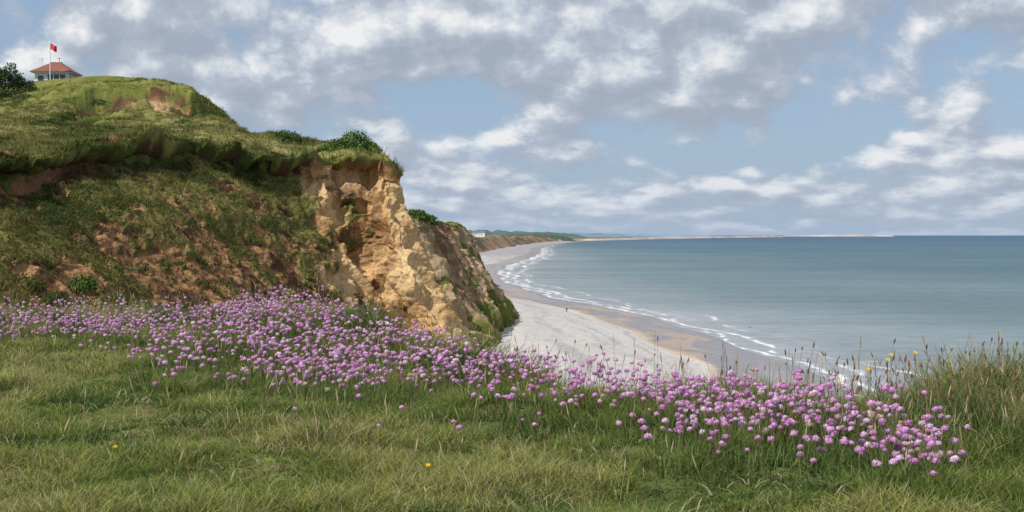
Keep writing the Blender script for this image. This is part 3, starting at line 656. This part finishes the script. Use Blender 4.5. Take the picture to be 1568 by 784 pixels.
# ------------------------------------------------------------ sea thrift
def flower_density(X, Y):
    e_ = Y-YE(X)
    lo = np.interp(X, [-7, -4, -3, -2, -0.3, 0.8, 1.6, 2.2], [-5.2, -5.0, -5.6, -6.6, -4.4, -2.9, -2.6, -2.3])
    hi = np.interp(X, [-7, -4, -3, -2, -0.3, 0.8, 1.6, 2.2], [-0.8, -0.6, -0.4, -0.1, -0.3, -0.5, -0.7, -0.9])
    t = (e_-lo)/(hi-lo)
    d = ss(0.0, 0.5, t)*ss(1.1, 0.9, t)
    d = d*ss(1.98, 1.8, X)
    cl = ss(-0.30, 0.22, fbm(X/0.40, Y/0.7, 12, 4)+0.35*(t-0.40))
    return np.clip(d*(0.08+0.92*cl), 0, 1)
Xf, Yf = sample_fan(25000, 4.6, 17.5, -0.05, (-150, 1450))
k = rng.uniform(0, 1, len(Xf)) < flower_density(Xf, Yf); Xf = Xf[k]; Yf = Yf[k]
nf = len(Xf); print('flowers', nf)
zf = mz(Xf, Yf); hf = rng.uniform(0.11, 0.28, nf)*(1+0.25*fbm(Xf/0.5, Yf/0.5, 3, 2))
lean = rng.normal(0, 0.045, (nf, 2))+np.array([0.015, 0])
top_ = np.stack([Xf+lean[:, 0], Yf+lean[:, 1], zf+hf], 1)
def head_template(k, r):
    m_ = 44
    i = np.arange(m_)+0.5; ph = np.arccos(1-1.62*i/m_); th = np.pi*(1+5**0.5)*i+k
    d = np.stack([np.cos(th)*np.sin(ph), np.sin(th)*np.sin(ph), np.cos(ph)*0.78], 1)
    c = d*r*rng.uniform(0.74, 1.18, (m_, 1))
    t1 = np.cross(d, rng.normal(0, 1, (m_, 3))); t1 /= np.linalg.norm(t1, axis=1, keepdims=True); t2 = np.cross(d, t1)
    s = r*0.34*rng.uniform(0.8, 1.25, (m_, 1)); tilt = d*rng.uniform(-0.3, 0.6, (m_, 1))*s
    V = np.stack([c-t1*s-tilt*0.6, c-t2*s+tilt, c+t1*s-tilt*0.6, c+t2*s+tilt], 1).reshape(-1, 3)
    q = (np.arange(m_)*4)[:, None]+np.array([[0, 1, 2, 3]])
    cm = np.repeat(rng.uniform(0.8, 1.2, (m_, 1))*(0.9+0.15*d[:, 2:3]), 4, 0)
    pr = np.array([[0, 0, 0.7], [0.7, 0, 0.1], [0, 0.7, 0.1], [-0.7, 0, 0.1], [0, -0.7, 0.1], [0, 0, -0.6]])*r
    V = np.concatenate([V, pr]); nb = m_*4
    tr = np.array([(0, 1, 2), (0, 2, 3), (0, 3, 4), (0, 4, 1), (5, 2, 1), (5, 3, 2), (5, 4, 3), (5, 1, 4)])+nb
    cm = np.concatenate([cm, np.full((6, 1), 0.75)])
    return V, q, tr, cm
acc = Acc()
kinds = rng.integers(0, 5, nf)
for kd in range(5):
    V, q, tr, cm = head_template(kd*1.3, 0.0142)
    s_ = np.where(kinds == kd)[0]; m_ = len(s_); nv = len(V)
    if not m_: continue
    sc_ = rng.uniform(0.6, 1.15, (m_, 1, 1)); a = rng.uniform(0, 6.28, m_)
    Vr = np.stack([V[None, :, 0]*np.cos(a)[:, None]-V[None, :, 1]*np.sin(a)[:, None], V[None, :, 0]*np.sin(a)[:, None]+V[None, :, 1]*np.cos(a)[:, None], np.broadcast_to(V[None, :, 2], (m_, nv))], -1)*sc_
    tl2 = rng.normal(0, 0.12, (m_, 2)); Vr[..., 2] += Vr[..., 0]*tl2[:, :1]+Vr[..., 1]*tl2[:, 1:]
    Vr = Vr+top_[s_][:, None]
    base_c = np.array([0.72, 0.38, 0.66])*np.ones((m_, 3)); r1 = rng.uniform(0, 1, (m_, 1))
    base_c = np.where(r1 < 0.30, [0.80, 0.55, 0.75], base_c); base_c = np.where(r1 > 0.76, [0.62, 0.28, 0.56], base_c); base_c = np.where(r1 > 0.91, [0.50, 0.39, 0.30], base_c)
    C_ = base_c[:, None]*cm[None]*rng.uniform(0.88, 1.1, (m_, 1, 1))
    o = (np.arange(m_)*nv)[:, None, None]
    acc.add(Vr.reshape(-1, 3), (o+q[None]).reshape(-1, 4), (o+tr[None]).reshape(-1, 3), np.clip(C_, 0, 0.9).reshape(-1, 3))
nst = nf
bs = np.stack([Xf, Yf, zf], 1); an = np.array([0, 2.094, 4.189]); ring = np.stack([np.cos(an), np.sin(an), 0*an], 1)*0.0014
V = np.concatenate([bs[:, None]+ring[None], (bs*0.45+top_*0.55)[:, None]*1.0+ring[None]+np.array([0, 0, 0.01]), top_[:, None]+ring[None]*0.8-np.array([0, 0, 0.008])], 1)
q = []
for l in range(2):
    for i in range(3): q.append((l*3+i, l*3+(i+1) % 3, l*3+3+(i+1) % 3, l*3+3+i))
q = (np.arange(nst)*9)[:, None, None]+np.array(q)[None]
acc.add(V.reshape(-1, 3), q.reshape(-1, 4), [], np.repeat(np.array([[0.25, 0.27, 0.11]])*rng.uniform(0.7, 1.3, (nst, 1)), 9, 0))
ni = rng.integers(0, nf, nf*8); nb = len(ni)
bx = Xf[ni]+rng.normal(0, 0.045, nb); by = Yf[ni]+rng.normal(0, 0.045, nb)
acc.add(*blades(np.stack([bx, by, mz(bx, by)], 1), rng.uniform(0.05, 0.16, nb), rng.uniform(0.003, 0.005, nb), rng.uniform(0, 6.28, nb), rng.uniform(0.2, 0.9, nb),
                np.array([0.12, 0.18, 0.05])*rng.uniform(0.6, 1.4, (nb, 1)), 2, basecol=0.5, tipcol=1.2))
M_fl = mat_attr('thrift_flowers', 0.7, (), None, 0.3, 0.2, simple=True)
acc.build('sea_thrift_flowers', M_fl)

# ------------------------------------------------------------ plantain / grass seed heads
def seedheads(name, Xp, Yp, hmin, hmax, hl, hr, colr, lmax=0.35):
    n = len(Xp); zb_ = mz(Xp, Yp); h = rng.uniform(hmin, hmax, n)
    az = rng.uniform(0, 6.28, n); ln = rng.uniform(0.02, lmax, n)
    b = np.stack([Xp, Yp, zb_], 1); dr = np.stack([np.cos(az)*ln, np.sin(az)*ln, np.ones(n)], 1); dr /= np.linalg.norm(dr, axis=1, keepdims=True)
    mid = b+dr*(h*0.5)[:, None]*[0.6, 0.6, 1]; tp = b+dr*h[:, None]
    a = Acc(); rg_ = np.stack([np.cos(an), np.sin(an), 0*an], 1)*0.0011
    V = np.concatenate([p_[:, None]+rg_[None] for p_ in (b, mid, tp)], 1)
    q = []
    for l in range(2):
        for i in range(3): q.append((l*3+i, l*3+(i+1) % 3, l*3+3+(i+1) % 3, l*3+3+i))
    a.add(V.reshape(-1, 3), ((np.arange(n)*9)[:, None, None]+np.array(q)[None]).reshape(-1, 4), [], np.repeat(np.array([[0.36, 0.34, 0.18]])*rng.uniform(0.7, 1.2, (n, 1)), 9, 0))
    a5 = np.linspace(0, 2*np.pi, 6)[:5]; r5 = np.stack([np.cos(a5), np.sin(a5), 0*a5], 1)
    hl_ = hl*rng.uniform(0.6, 1.3, n)
    lv = [tp[:, None]+r5[None]*hr*f_+(dr*(hl_*g_)[:, None])[:, None] for f_, g_ in ((0.4, -0.1), (1.0, 0.25), (0.8, 0.65), (0.15, 1.0))]
    V = np.concatenate(lv, 1); q = []
    for l in range(3):
        for i in range(5): q.append((l*5+i, l*5+(i+1) % 5, l*5+5+(i+1) % 5, l*5+5+i))
    cc_ = np.array(colr)*rng.uniform(0.6, 1.4, (n, 1))
    a.add(V.reshape(-1, 3), ((np.arange(n)*20)[:, None, None]+np.array(q)[None]).reshape(-1, 4), [], np.repeat(cc_, 20, 0))
    return a.build(name, M_leaf)
xr_ = np.concatenate([rng.uniform(1.45, 3.2, 380), rng.uniform(0.0, 1.5, 45), rng.uniform(-6.5, 0, 150)])
yr_ = YE(xr_)+rng.uniform(-1.3, 0.15, len(xr_))
seedheads('plantain_seed_heads', xr_, yr_, 0.14, 0.38, 0.026, 0.0045, (0.28, 0.17, 0.10), 0.5)
Xs_, Ys_ = sample_fan(5600, 4.8, 16, -0.3, (-100, 1700)); kx = rng.uniform(0, 1, len(Xs_)) < tallness(Xs_, Ys_)*0.6+0.05
Xs_, Ys_ = Xs_[kx], Ys_[kx]; kx = (Ys_-YE(Xs_)) < 0.6
seedheads('dry_grass_stalks', Xs_[kx], Ys_[kx], 0.12, 0.38, 0.05, 0.0028, (0.50, 0.40, 0.25), 0.6)

# ------------------------------------------------------------ small yellow flowers
a = Acc(); pts = []
for (px, py, hgt) in ((655, 703, .10), (175, 697, .06), (745, 780, .06), (438, 493, .26), (447, 490, .24), (1365, 557, .40), (1402, 557, .40), (1360, 562, .38), (185, 473, .2), (28, 462, .2), (520, 470, .2), (1330, 575, .36)):
    Yy = (1.0-hgt)*F/(py-HY); pts.append(((px-CX)/F*Yy, Yy, hgt))
for X_, Y_, hg in pts:
    zz = float(mz(np.array([X_]), np.array([Y_]))[0]); c_ = np.array([X_, Y_, zz+hg]); np_ = 12
    th = np.linspace(0, 2*np.pi, np_, endpoint=False); V = []; q = []
    tx = np.array([0, -0.5, 0.86]); t1 = np.array([1, 0, 0]); t2 = np.cross(tx, t1)
    for i, t in enumerate(th):
        d = np.cos(t)*t1+np.sin(t)*t2; s = -np.sin(t)*t1+np.cos(t)*t2; r = 0.0115
        V += [c_+d*0.001, c_+d*r*0.6-s*r*0.24+tx*0.003, c_+d*r+tx*0.002, c_+d*r*0.6+s*r*0.24+tx*0.003]; q.append([4*i, 4*i+1, 4*i+2, 4*i+3])
    a.add(np.array(V), q, [], np.tile([0.80, 0.55, 0.02], (len(V), 1)))
    rg3 = np.stack([np.cos(an), np.sin(an), 0*an], 1)*0.0013
    V = np.concatenate([np.array([X_, Y_, zz])+rg3, c_+rg3])
    a.add(V, [(i, (i+1) % 3, 3+(i+1) % 3, 3+i) for i in range(3)], [], np.tile([0.14, 0.18, 0.05], (6, 1)))
a.build('yellow_hawkbit_flowers', M_fl)
print('done')
